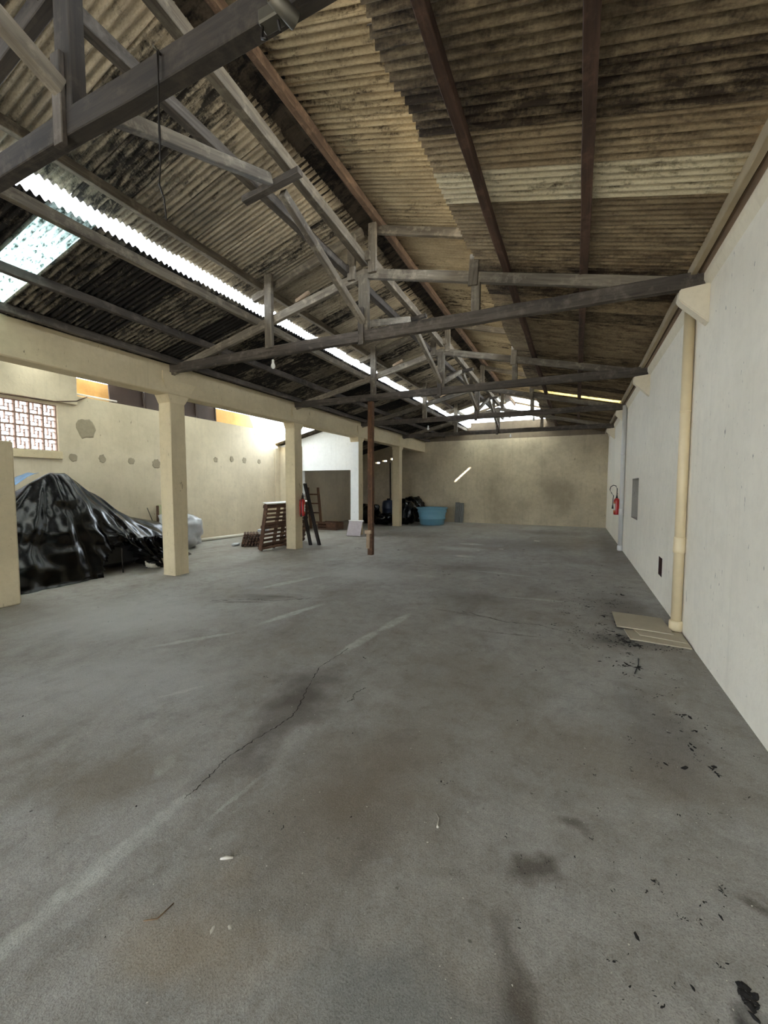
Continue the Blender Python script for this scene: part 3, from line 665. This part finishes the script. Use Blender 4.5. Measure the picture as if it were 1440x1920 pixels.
# ---------------------------------------------------------------- black plastic heap
def heap():
    t = thing('plastic_covered_heap', 'tall heap covered with shiny black plastic film in the side yard', 'heap', (-8.6, 4.6, 0))
    nY, nX = 110, 70; bm = bmesh.new(); grid = []
    PY, PXr = 4.45, -8.75
    def H(y):   # ridge height
        pts = [(2.6, .75), (3.3, 1.20), (3.9, 1.56), (4.35, 1.84), (4.6, 1.84), (5.0, 1.50), (5.5, 1.14), (5.9, .93), (6.2, .86), (6.55, .78), (6.75, .6), (6.9, .25)]
        if y <= pts[0][0]: return pts[0][1]
        for (a, ha), (b, hb) in zip(pts, pts[1:]):
            if y <= b: u = (y-a)/(b-a); return ha+(hb-ha)*u
        return .2
    def front(y):
        pts = [(2.6, -7.45), (3.4, -7.38), (4.3, -7.42), (5.2, -7.45), (5.7, -7.6), (6.3, -7.9), (6.9, -8.2)]
        for (a, ha), (b, hb) in zip(pts, pts[1:]):
            if y <= b: u = max(0, (y-a)/(b-a)); return ha+(hb-ha)*u
        return pts[-1][1]
    for j in range(nY+1):
        y = 2.6+4.3*j/nY; row = []; hr = H(y); xf = front(y); xr = PXr-.15*max(0, (y-5)/2)
        for i in range(nX+1):
            s = i/nX*1.55-.55      # -.55..0 behind the ridge, 0..1 front
            if s < 0: x = max(-9.84, xr+s*1.9); z = hr*(1-(-s/.55)**1.5*.75)
            else:
                x = xr+(xf-xr)*(s**.9); z = hr*(1-s**1.25)
            # folds fanning out from the peak
            ang = math.atan2(y-PY, (x-PXr)+.25); d = math.hypot(y-PY, x-PXr)
            f = math.sin(ang*17+1.3*noise.noise(Vector((ang*3, d*.8, 0))))*.5+math.sin(ang*31+2+2*noise.noise(Vector((x*1.5, y*1.5, 3))))*.3
            amp = .05*min(1, d/.7)*(1 if s > 0 else .4)*min(1, hr)
            n = noise.noise(Vector((x*2.3, y*2.3, z*2.3)))*.07+noise.noise(Vector((x*6, y*6, z*5)))*.028
            k = min(1, max(0, s)*4) if s > 0 else .3
            off = f*amp+n*k
            # gathered knot low on the front
            kd = math.hypot(y-5.05, z-.62)
            off += .12*math.exp(-(kd/.16)**2)+.03*math.sin(math.atan2(z-.62, y-5.05)*9)*math.exp(-(kd/.4)**2)
            zz = max(.006, z+off*.25)
            if s > .97: zz = .006+.02*abs(n)*5*(1-s)/.03
            row.append((max(-9.85, x+off*1.0), y+.03*noise.noise(Vector((x*3, y*3, 7))), zz, s))
        grid.append(row)
    V = {}
    def v(j, i):
        if (j, i) not in V: V[(j, i)] = bm.verts.new(grid[j][i][:3])
        return V[(j, i)]
    def hem(y):   # lifted hem under the knot
        if 4.35 < y < 5.75: return .52*math.sin(math.pi*(y-4.35)/1.4)**.7
        return -1
    for j in range(nY):
        for i in range(nX):
            x, y, z, s = grid[j][i]
            if s > .3 and grid[j][i][2] < hem(y): continue
            bm.faces.new((v(j, i), v(j, i+1), v(j+1, i+1), v(j+1, i)))
    bmesh.ops.translate(bm, verts=bm.verts, vec=(8.6, -4.6, 0))
    me = mesh_of(bm, 'film', True); o = new_obj('black_film', me, 'black_plastic', t)
    md = o.modifiers.new('thick', 'SOLIDIFY'); md.thickness = .004; md.offset = -1
    # the low machine frame glimpsed under the lifted hem
    new_obj('hidden_body', box_mesh('hidden_body', -.55, .75, -1.0, 1.2, .10, .5, .05), 'rubber', t)
    for yy in (.28, .75): new_obj('thin_leg', tube_mesh('thin_leg', [(1.02, yy, .0), (1.0, yy, .45)], .012, 6), 'dark_metal', t)
    for yy in (-.8, 1.0): new_obj('thin_leg', tube_mesh('thin_leg', [(.2, yy, .0), (.2, yy, .2)], .02, 6), 'dark_metal', t)
    # flap spilling over the floor
    bm = bmesh.new(); rows = []
    for j in range(25):
        y = .35+j/24*.72; rows.append([bm.verts.new((1.06+.06*math.sin(j*.9)+.05*k*math.sin(j*1.7+k), y+.1*k*.3, max(.006, .62-.62*(k/8)**.8*(.55+.45*math.sin(math.pi*min(1, j/24*1.1)))-.02*math.cos(j*1.3)*k/8))) for k in range(9)])
    for a, b in zip(rows, rows[1:]):
        for i in range(8): bm.faces.new((a[i], a[i+1], b[i+1], b[i]))
    fl = new_obj('film_flap', mesh_of(bm, 'film_flap', True), 'black_plastic', t)
    md = fl.modifiers.new('thick', 'SOLIDIFY'); md.thickness = .004
    # blue film lying over the back of the ridge
    bm = bmesh.new(); rows = []
    for j in range(20):
        y = 2.75+j/19*1.55; rows.append([])
        for k in range(7):
            x = -9.0-.55*k/6; rows[-1].append(bm.verts.new((x+8.6, y-4.6, H(y)*(1-.05*k/6)+.05+.02*math.sin(y*14+k)+.05*(k/6))))
    for a, b in zip(rows, rows[1:]):
        for i in range(6): bm.faces.new((a[i], a[i+1], b[i+1], b[i]))
    bf = new_obj('blue_film', mesh_of(bm, 'blue_film', True), 'blue_film', t)
    md = bf.modifiers.new('thick', 'SOLIDIFY'); md.thickness = .004
heap()

def lump(name, label, cat, loc, size, mat, seed, rough=.25, fold=9, flat=.0, group=None):
    """crumpled sack or film bundle"""
    bm = bmesh.new(); bmesh.ops.create_icosphere(bm, subdivisions=4, radius=1)
    r = Vector((seed*3.1, seed*1.7, seed*.9))
    for v in bm.verts:
        p = v.co.copy(); q = math.copysign(abs(p.x)**.7, p.x), math.copysign(abs(p.y)**.7, p.y), math.copysign(abs(p.z)**.8, p.z)
        k = 1+rough*noise.noise(p*1.6+r)+rough*.55*noise.noise(p*4+r)+rough*.3*abs(noise.noise(p*8+r))+.04*math.sin(math.atan2(p.y, p.x)*fold+5*noise.noise(p*2+r))
        v.co = Vector((q[0]*size[0]*k, q[1]*size[1]*k, max(-size[2], q[2]*size[2]*k)+size[2]))
    return tag(new_obj(name, mesh_of(bm, name, True), mat, None, loc), label, cat, group)
lump('plastic_bundle', 'bundle wrapped in cloudy white film by the yard wall', 'bundle', (-9.22, 7.45, 0), (.38, .48, .44), 'clear_film', 3, .28)
lump('sack', 'small off-white sack at the hem of the black plastic', 'sack', (-7.50, 5.50, 0), (.13, .20, .085), 'sack', 5, .2)
t = thing('carton', 'upright printed carton panel behind the white film bundle', 'carton', (-9.72, 7.52, 0))
new_obj('panel', box_mesh('carton', -.03, .03, -.30, .32, .01, 1.12, .004), 'carton', t)
new_obj('edge_strip', box_mesh('edge', -.035, .035, -.33, -.30, .01, 1.10), 'wood_pallet', t)
o = new_obj('stick', tube_mesh('stick', [(-9.60, 7.28, 0), (-9.75, 7.12, .6), (-9.86, 7.02, 1.05)], .011, 6), 'wood_dark'); tag(o, 'thin dark stick leaning on the yard wall behind the black heap', 'stick')
o = new_obj('white_pipe', tube_mesh('white_pipe', [(-9.80, 8.55, .05), (-9.62, 10.3, .05)], .05, 12), 'pvc_white'); tag(o, 'long white pipe lying on the floor along the yard wall', 'pipe')

# ---------------------------------------------------------------- sticks, pallets, bars round the second column
lg = lathe_mesh('short_log', [(.032, 0), (.036, .03), (.034, .6), (.03, .64)], 9); lg.materials.append(M['wood_pallet'])
k = 0
ax, pp = Vector((math.cos(.82), -math.sin(.82), 0)), Vector((math.sin(.82), math.cos(.82), 0))
for row in range(5):
    for c in range(7-row//2):
        p = Vector((-7.98, 8.68, .037+row*.068))-ax*(.32+R_.uniform(-.03, .03))+pp*((c-3)*.078+row*.018)
        o = new_obj('short_log', lg, None, None, p, (0, math.pi/2, -.82))
        o.scale = (1, 1, R_.uniform(.92, 1.04)); tag(o, 'short round stick in the low pile left of the leaning pallet', 'stick', 'pile of short sticks'); k += 1
lump('crumpled_film', 'crumpled white film lying on the stick pile', 'film', (-7.78, 8.92, .34), (.12, .14, .05), 'clear_film', 11, .3)
lump('crumpled_film', 'small white crumpled film on the floor left of the stick pile', 'film', (-8.30, 8.42, 0), (.07, .10, .035), 'clear_film', 12, .3)
def pallet(label, loc, width, height, lean, rotz, n, mat, topmat):
    t = thing('pallet', label, 'pallet', loc, rotz, 'wooden pallets leaning on the second column'); ca, sa = math.cos(lean), math.sin(lean)
    def P(y, h, off): return (h*sa+off*ca, y, h*ca-off*sa)
    nrm = (ca, 0, -sa)
    for y in (.03, width/2, width-.03):
        timber('stringer', P(y, .0, -.045), P(y, height, -.045), .09, .05, mat, t, (0, 1, 0))
    for i in range(n):
        h = .06+(height-.14)*i/(n-1)
        timber('slat', P(0, h, .012), P(width, h, .012), .020, .062, mat, t, (sa, 0, ca))
    for i in (0, n//2, n-1):
        h = .06+(height-.14)*i/(n-1)
        timber('back_slat', P(0, h, -.10), P(width, h, -.10), .020, .08, mat, t, (sa, 0, ca))
    timber('top_board', P(-.03, height+.012, -.04), P(width+.03, height+.012, -.04), .16, .022, topmat, t, (sa, 0, ca))
pallet('dark wooden pallet leaning on the extinguisher column, nearest of the two', (-7.0, 7.94, 0.01), 1.02, 1.18, .175, 0, 11, 'wood_pallet', 'slab_edge')
pallet('second wooden pallet, half hidden behind the extinguisher column', (-7.22, 8.98, 0.01), 1.05, 1.17, .175, 0, 9, 'wood_pallet', 'slab_edge')
tag(timber('dark_bar', (-6.56, 9.40, .0), (-6.54, 8.97, 1.42), .085, .06, 'wood_black'), 'shorter black bar leaning behind the extinguisher column', 'bar', 'black bars leaning on the column')
tag(timber('dark_bar', (-6.34, 9.50, .0), (-6.42, 8.97, 1.68), .085, .06, 'wood_black'), 'longer black bar leaning out to the right behind the extinguisher column', 'bar', 'black bars leaning on the column')
t = thing('timber_rack', 'old timber ladder leaning in the alcove behind the black bars', 'ladder', (-8.9, 13.3, 0))
timber('rail', (-.2, -.2, 0), (-.55, .1, 1.55), .09, .06, 'wood_post', t); timber('rail', (.2, -.1, .0), (-.15, .2, 1.55), .09, .06, 'wood_post', t)
for h in (.25, .6, .95, 1.3): timber('rung', (-.2-.35*h/1.55, -.2+.3*h/1.55, h), (.2-.35*h/1.55, -.1+.3*h/1.55, h), .04, .05, 'wood_post', t)
t = thing('low_crate', 'low wooden crate on the floor of the alcove', 'crate', (-8.3, 13.2, 0))
for z in (.03, .14, .25):
    for y in (-.25, .25): timber('slat', (-.4, y, z), (.4, y, z), .02, .07, 'wood_pallet', t)
for x in (-.38, .38): timber('batten', (x, -.26, .14), (x, .26, .14), .04, .26, 'wood_pallet', t)

# ---------------------------------------------------------------- fire extinguishers
def extinguisher(label, loc, rotz, loop):
    """local +x points away from the support"""
    t = thing('fire_extinguisher', label, 'extinguisher', loc, rotz, 'red fire extinguishers')
    cyl = new_obj('cylinder', lathe_mesh('cylinder', [(.055, 0), (.07, .01), (.073, .03), (.073, .37), (.066, .405), (.045, .43), (.024, .445)], 24), 'red', t)
    def band(name, z0, z1, a0, a1, mat):
        bm = bmesh.new(); n = 10; rr = .0745; A = []; B = []
        for i in range(n+1):
            a = a0+(a1-a0)*i/n; A.append(bm.verts.new((rr*math.cos(a), rr*math.sin(a), z0))); B.append(bm.verts.new((rr*math.cos(a), rr*math.sin(a), z1)))
        for i in range(n): bm.faces.new((A[i], A[i+1], B[i+1], B[i]))
        o = new_obj(name, mesh_of(bm, name, True), mat, cyl); md = o.modifiers.new('t', 'SOLIDIFY'); md.thickness = .001
    band('paper_label', .12, .30, -.3, 1.1, 'label_white'); band('orange_band', .305, .345, -.3, 1.1, 'label_orange'); band('orange_band', .06, .11, -.3, 1.1, 'label_orange')
    if not loop:
        for z in (.14, .21): band('green_mark', z, z+.04, 0, .9, 'label_green')
    new_obj('valve', lathe_mesh('valve', [(.024, .44), (.026, .47), (.018, .475), (.018, .51), (.01, .515)], 12), 'dark_metal', t)
    v = new_obj('handle', box_mesh('handle', -.012, .012, -.02, .12, .505, .52, .003), 'dark_metal', t)
    v = new_obj('lever', box_mesh('lever', -.01, .01, -.02, .13, .0, .010, .003), 'dark_metal', t); v.location = (0, 0, .53); v.rotation_euler = (.25, 0, 0)
    if loop:
        pts = [(0, 0, .5), (0, .02, .6), (.0, .02, .70), (.03, .02, .77), (.09, .02, .79), (.15, .02, .75), (.17, .02, .67), (.13, .02, .58), (.08, .02, .51), (.09, .03, .40), (.095, .03, .25)]
    else:
        pts = [(0, 0, .49), (.03, -.05, .48), (.03, -.09, .42), (.03, -.10, .30), (.03, -.095, .16), (.02, -.085, .08)]
    hs = new_obj('hose', tube_mesh('hose', pts, .010, 8), 'rubber', t)
    new_obj('nozzle', tube_mesh('nozzle', [pts[-1], (pts[-1][0], pts[-1][1], pts[-1][2]-.09)], [.014, .022], 8), 'rubber', hs)
    new_obj('bracket', box_mesh('bracket', -.085, -.07, -.02, .02, .25, .42, .003), 'metal', t)
extinguisher('red fire extinguisher hung on the second cream column', (-6.365, 8.78, .84), 0, False)
extinguisher('red fire extinguisher with looped hose on the white wall', (XR-.10, 12.75, .86), math.pi, True)

# ---------------------------------------------------------------- far end: slab, plastic pile, tank, zinc sheets, rod
t = thing('stone_slab', 'mottled stone slab leaning against the third cream column', 'slab', (-6.44, 11.58, 0), 0)
o = new_obj('slab', box_mesh('slab', -.24, .24, -.015, .015, .0, .50, .004), 'marble', t); o.rotation_euler = (-.45, 0, .1); o.location = (0, .02, .02)
o = new_obj('white_edge', box_mesh('white_edge', -.26, .27, -.03, .03, .5, .535, .004), 'slab_edge', t); o.rotation_euler = (-.45, 0, .1); o.location = (0, .02, .02)
lump('black_plastic_pile', 'black plastic bag at the left of the pile behind the brown prop', 'bag', (-8.2, 16.3, 0), (.38, .45, .42), 'black_plastic', 21, .3, group='black bags at the far end')
lump('black_plastic_pile', 'black plastic bag behind the farthest column', 'bag', (-6.62, 16.45, 0), (.36, .42, .52), 'black_plastic', 22, .3, group='black bags at the far end')
lump('black_plastic_pile', 'low black plastic bag in front of the dark barrel', 'bag', (-7.35, 15.9, 0), (.36, .34, .24), 'black_plastic', 23, .3, group='black bags at the far end')
lump('black_plastic_pile', 'black plastic bag against the blue tank', 'bag', (-6.68, 17.6, 0), (.46, .42, .56), 'black_plastic', 24, .3, group='black bags at the far end')
t = thing('plastic_barrel', 'dark blue plastic barrel among the black bags', 'barrel', (-7.5, 16.75, 0))
new_obj('barrel_body', lathe_mesh('barrel_body', [(.26, 0), (.29, .03), (.30, .25), (.31, .27), (.31, .30), (.30, .32), (.30, .62), (.31, .64), (.31, .67), (.29, .9), (.24, .98), (.10, 1.0)], 24), 'tank_dark', t)
new_obj('barrel_cap', lathe_mesh('barrel_cap', [(.09, 1.0), (.09, 1.06), (.07, 1.08)], 16), 'rubber', t)
t = thing('water_tank', 'open light blue plastic water tank near the end wall', 'tank', (-5.50, 16.75, 0))
new_obj('tank_body', lathe_mesh('tank_body', [(.44, 0), (.50, .02), (.535, .24), (.55, .25), (.555, .30), (.545, .31), (.585, .52), (.61, .54), (.615, .585), (.60, .60), (.62, .69), (.60, .69), (.58, .60), (.48, .04), (.0, .04)], 36, cap=False), 'tank_blue', t)
new_obj('tank_rim', lathe_mesh('tank_rim', [(.60, .685), (.655, .685), (.66, .72), (.645, .735), (.60, .735)], 36, cap=False), 'tank_blue', t)
new_obj('tank_rib', lathe_mesh('tank_rib', [(.55, .24), (.572, .25), (.575, .29), (.55, .30)], 36, cap=False), 'tank_blue', t)
for i, (x, label) in enumerate(((-4.82, 'left zinc sheet of the pair propped on the end wall'), (-4.62, 'right zinc sheet of the pair propped on the end wall'))):
    bm = bmesh.new(); rows = []
    for k in range(13):
        xx = -.10+.2*k/12; rows.append((xx, .025*math.sin(k*math.pi/2)))
    for (xx, yy) in rows: pass
    A = [bm.verts.new((xx, yy, 0)) for xx, yy in rows]; B = [bm.verts.new((xx, yy+.16, .9-.03*i)) for xx, yy in rows]
    for k in range(12): bm.faces.new((A[k], A[k+1], B[k+1], B[k]))
    o = new_obj('zinc_sheet', mesh_of(bm, 'zinc_sheet'), 'zinc', None, (x, YB-.22-.03*i, .005)); md = o.modifiers.new('t', 'SOLIDIFY'); md.thickness = .004
    tag(o, label, 'sheet', 'zinc sheets at the end wall')
o = new_obj('iron_rod', tube_mesh('iron_rod', [(-8.12, 18.30, 0), (-8.15, 18.33, 2.75)], .022, 6), 'dark_metal'); tag(o, 'thin dark iron rod standing against the alcove end wall', 'rod')

# ---------------------------------------------------------------- loose boards on the floor by the near pipe
def board(label, poly, z, th):
    o = new_obj('cement_board', prism_mesh('cement_board', poly, 'z', z, z+th), 'board'); tag(o, label, 'board', 'loose boards on the floor')
board('long narrow cement board lowest under the drain pipe', [(.56, 4.96), (1.08, 4.90), (1.085, 5.30), (.53, 5.28)], .003, .012)
board('middle cement board half covered by the top board', [(.66, 5.10), (1.07, 5.02), (1.08, 5.34), (.60, 5.40)], .017, .01)
board('top cement board of the loose stack by the drain pipe', [(.46, 5.27), (.985, 5.22), (.965, 5.80), (.45, 5.86)], .030, .012)

# ---------------------------------------------------------------- hanging wire, conduit fitting, bulbs
t = thing('conduit_fitting', 'grey conduit clamp hanging on the nearest truss', 'fitting', (-1.12, 1.44, 3.50))
pc = new_obj('pipe_stub', lathe_mesh('pipe_stub', [(.030, -.05), (.030, .06), (.022, .06), (.022, -.049)], 16, cap=False), 'metal', t); pc.rotation_euler = (rad(80), 0, rad(-20)); pc.location = (.03, -.02, -.03)
new_obj('clamp', box_mesh('clamp', -.10, .0, -.03, .03, -.035, .02, .006), 'metal', t)
new_obj('pin', tube_mesh('pin', [(-.03, 0, .06), (-.02, 0, -.02), (.0, -.01, -.09)], .006, 6), 'dark_metal', t)
new_obj('hook', tube_mesh('hook', [(-.09, -.01, -.03), (-.085, -.02, -.09), (-.06, -.02, -.10)], .006, 6), 'dark_metal', t)
t = thing('hanging_wire', 'thin twisted wire hanging from the nearest truss', 'wire', (-1.86, 1.45, 3.66))
new_obj('strand', tube_mesh('strand', [(0, 0, 0), (.004, 0, -.15), (-.003, 0, -.35), (.003, 0, -.5), (-.012, .0, -.6), (.02, .0, -.68), (.03, 0, -.78)], .004, 6), 'dark_metal', t)
new_obj('strand', tube_mesh('strand', [(.01, 0, 0), (0, 0, -.2), (.006, 0, -.4), (-.004, 0, -.5)], .003, 6), 'dark_metal', t)
new_obj('nail', tube_mesh('nail', [(.0, .02, .0), (.0, -.02, .005)], .006, 6), 'metal', t)
for (x, y, z, l) in ((-4.2, 5.09, 3.37, 'white bulb hanging under the truss next to the nearest full column'), (-4.12, 12.09, 3.31, 'white bulb hanging under the fourth truss'), (-2.2, 15.64, 3.38, 'white bulb hanging under the farthest truss'), (-1.1, 12.09, 3.40, 'tiny white bulb under the right part of the fourth truss')):
    t = thing('light_bulb', l, 'bulb', (x, y, z), 0, 'bare bulbs under the trusses')
    new_obj('glass', lathe_mesh('glass', [(.004, 0), (.022, .008), (.034, .03), (.034, .05), (.024, .075), (.018, .09)], 14), 'bulb', t)
    sk = new_obj('socket', lathe_mesh('socket', [(.018, .088), (.02, .09), (.02, .13), (.010, .14)], 12), 'bulb', t)
    new_obj('cord', tube_mesh('cord', [(0, 0, .135), (0, 0, 3.56-z)], .004, 6), 'dark_metal', sk)

# ---------------------------------------------------------------- floor litter
def flake(bm, x, y, s, r, zmax, el=(.35, 1)):
    n = r.randint(5, 8); a0 = r.uniform(0, 6.28); e = r.uniform(*el); ro = r.uniform(0, 3.14); ring = []
    for i in range(n):
        a = a0+6.28*i/n; k = s*r.uniform(.5, 1.1); px, py = k*math.cos(a), k*e*math.sin(a)
        ring.append(bm.verts.new((x+px*math.cos(ro)-py*math.sin(ro), y+px*math.sin(ro)+py*math.cos(ro), .001)))
    c = bm.verts.new((x, y, zmax*r.uniform(.4, 1)))
    for i in range(n): bm.faces.new((ring[i], ring[(i+1) % n], c))
    bm.faces.new(ring)
r = random.Random(5); bm = bmesh.new()
for (cx, cy, sx, sy, n, s0, s1) in ((.35, 5.9, .30, .9, 200, .004, .018), (.55, 4.85, .22, .14, 90, .005, .022), (.5, 4.2, .10, .10, 10, .008, .02), (.72, 3.35, .12, .28, 26, .004, .014), (.5, 2.3, .35, .6, 80, .002, .008), (.45, 1.75, .3, .2, 50, .002, .007), (-.6, 3.6, 1.6, 1.8, 120, .002, .007), (.2, 8, .6, 2, 60, .006, .022), (-3.5, 3.5, 2, 1.6, 70, .003, .009), (-2.2, 9.5, 1.6, 2, 30, .01, .04)):
    for i in range(n):
        x, y = r.gauss(cx, sx), r.gauss(cy, sy)
        if x > 1.05 or y < .6 or (x < -6.3): continue
        ss = 1.55*r.uniform(s0, s1)*(2 if r.random() < .06 else 1)
        for q in range(r.choice((1, 1, 2, 4))): flake(bm, x+r.gauss(0, ss), y+r.gauss(0, ss), ss*r.uniform(.4, 1), r, .004, (.12, .55))
for (x, y, ss, n) in ((.38, 5.75, .05, 9), (.30, 5.4, .04, 7), (.45, 6.4, .05, 7), (.2, 6.1, .04, 6), (.6, 7.0, .06, 7), (.38, 5.2, .04, 8), (.48, 5.0, .05, 9), (.55, 4.88, .05, 9), (.50, 4.22, .05, 9), (.42, 4.02, .03, 5), (.52, 4.52, .04, 6), (.60, 4.80, .05, 9), (.74, 3.42, .035, 8), (.76, 3.25, .02, 5), (.70, 3.05, .025, 5), (.75, 2.82, .03, 9), (.36, 2.98, .02, 5), (.33, 1.90, .012, 6), (.30, 1.84, .009, 4), (.57, 1.97, .012, 5), (.46, 1.80, .01, 4)):
    for q in range(n): flake(bm, x+r.gauss(0, ss*.7), y+r.gauss(0, ss*.7), 1.3*ss*r.uniform(.25, .7), r, .006, (.15, .55))
o = new_obj('floor_debris', mesh_of(bm, 'floor_debris'), 'debris'); tag(o, 'dark flakes and crumbs of debris scattered over the floor', 'debris', kind='stuff')
bm = bmesh.new()
for i in range(420):
    x, y = r.uniform(-3.6, 1.0), .7+abs(r.gauss(0, 2.2)); flake(bm, x, y, r.uniform(.0015, .006), r, .003)
for (x, y, s) in ((-1.15, 1.02, .02), (-1.10, 1.05, .015), (-2.4, 9.4, .12), (-2.2, 10.4, .1), (-1.7, 10.9, .08), (-2.6, 11.5, .1), (-1.0, 13.0, .15)):
    flake(bm, x, y, s, r, .003)
o = new_obj('paint_chips', mesh_of(bm, 'paint_chips'), 'chip'); tag(o, 'tiny pale chips scattered over the floor', 'debris', kind='stuff')
def twig(label, pts, rr, mat='twig'):
    tag(new_obj('twig', tube_mesh('twig', pts, rr, 6), mat), label, 'twig')
twig('bent dry twig on the floor at lower left', [(-1.40, .93, .004), (-1.36, .955, .005), (-1.355, 1.02, .006)], .0025)
twig('curved twig with a pale seed on the floor ahead', [(-.58, 1.87, .004), (-.555, 1.84, .005), (-.55, 1.80, .005), (-.545, 1.79, .005)], [.002, .002, .004, .007], 'chip')
twig('pale stubby twig lying on the floor near the mortar repair', [(-1.34, 1.235, .007), (-1.32, 1.25, .008), (-1.295, 1.265, .006)], [.004, .008, .004], 'chip')
twig('thin dark twig on the floor before the loose boards', [(.50, 4.05, .005), (.55, 4.25, .012), (.57, 4.42, .005)], .004, 'debris')
bm = bmesh.new()
for q in range(16): flake(bm, r.gauss(0, .016), r.gauss(0, .02), r.uniform(.008, .024), r, .008, (.3, .8))
tag(new_obj('tar_clump', mesh_of(bm, 'tar_clump'), 'debris', None, (.53, 1.58, 0)), 'black clump of tar on the floor at lower right', 'clump')
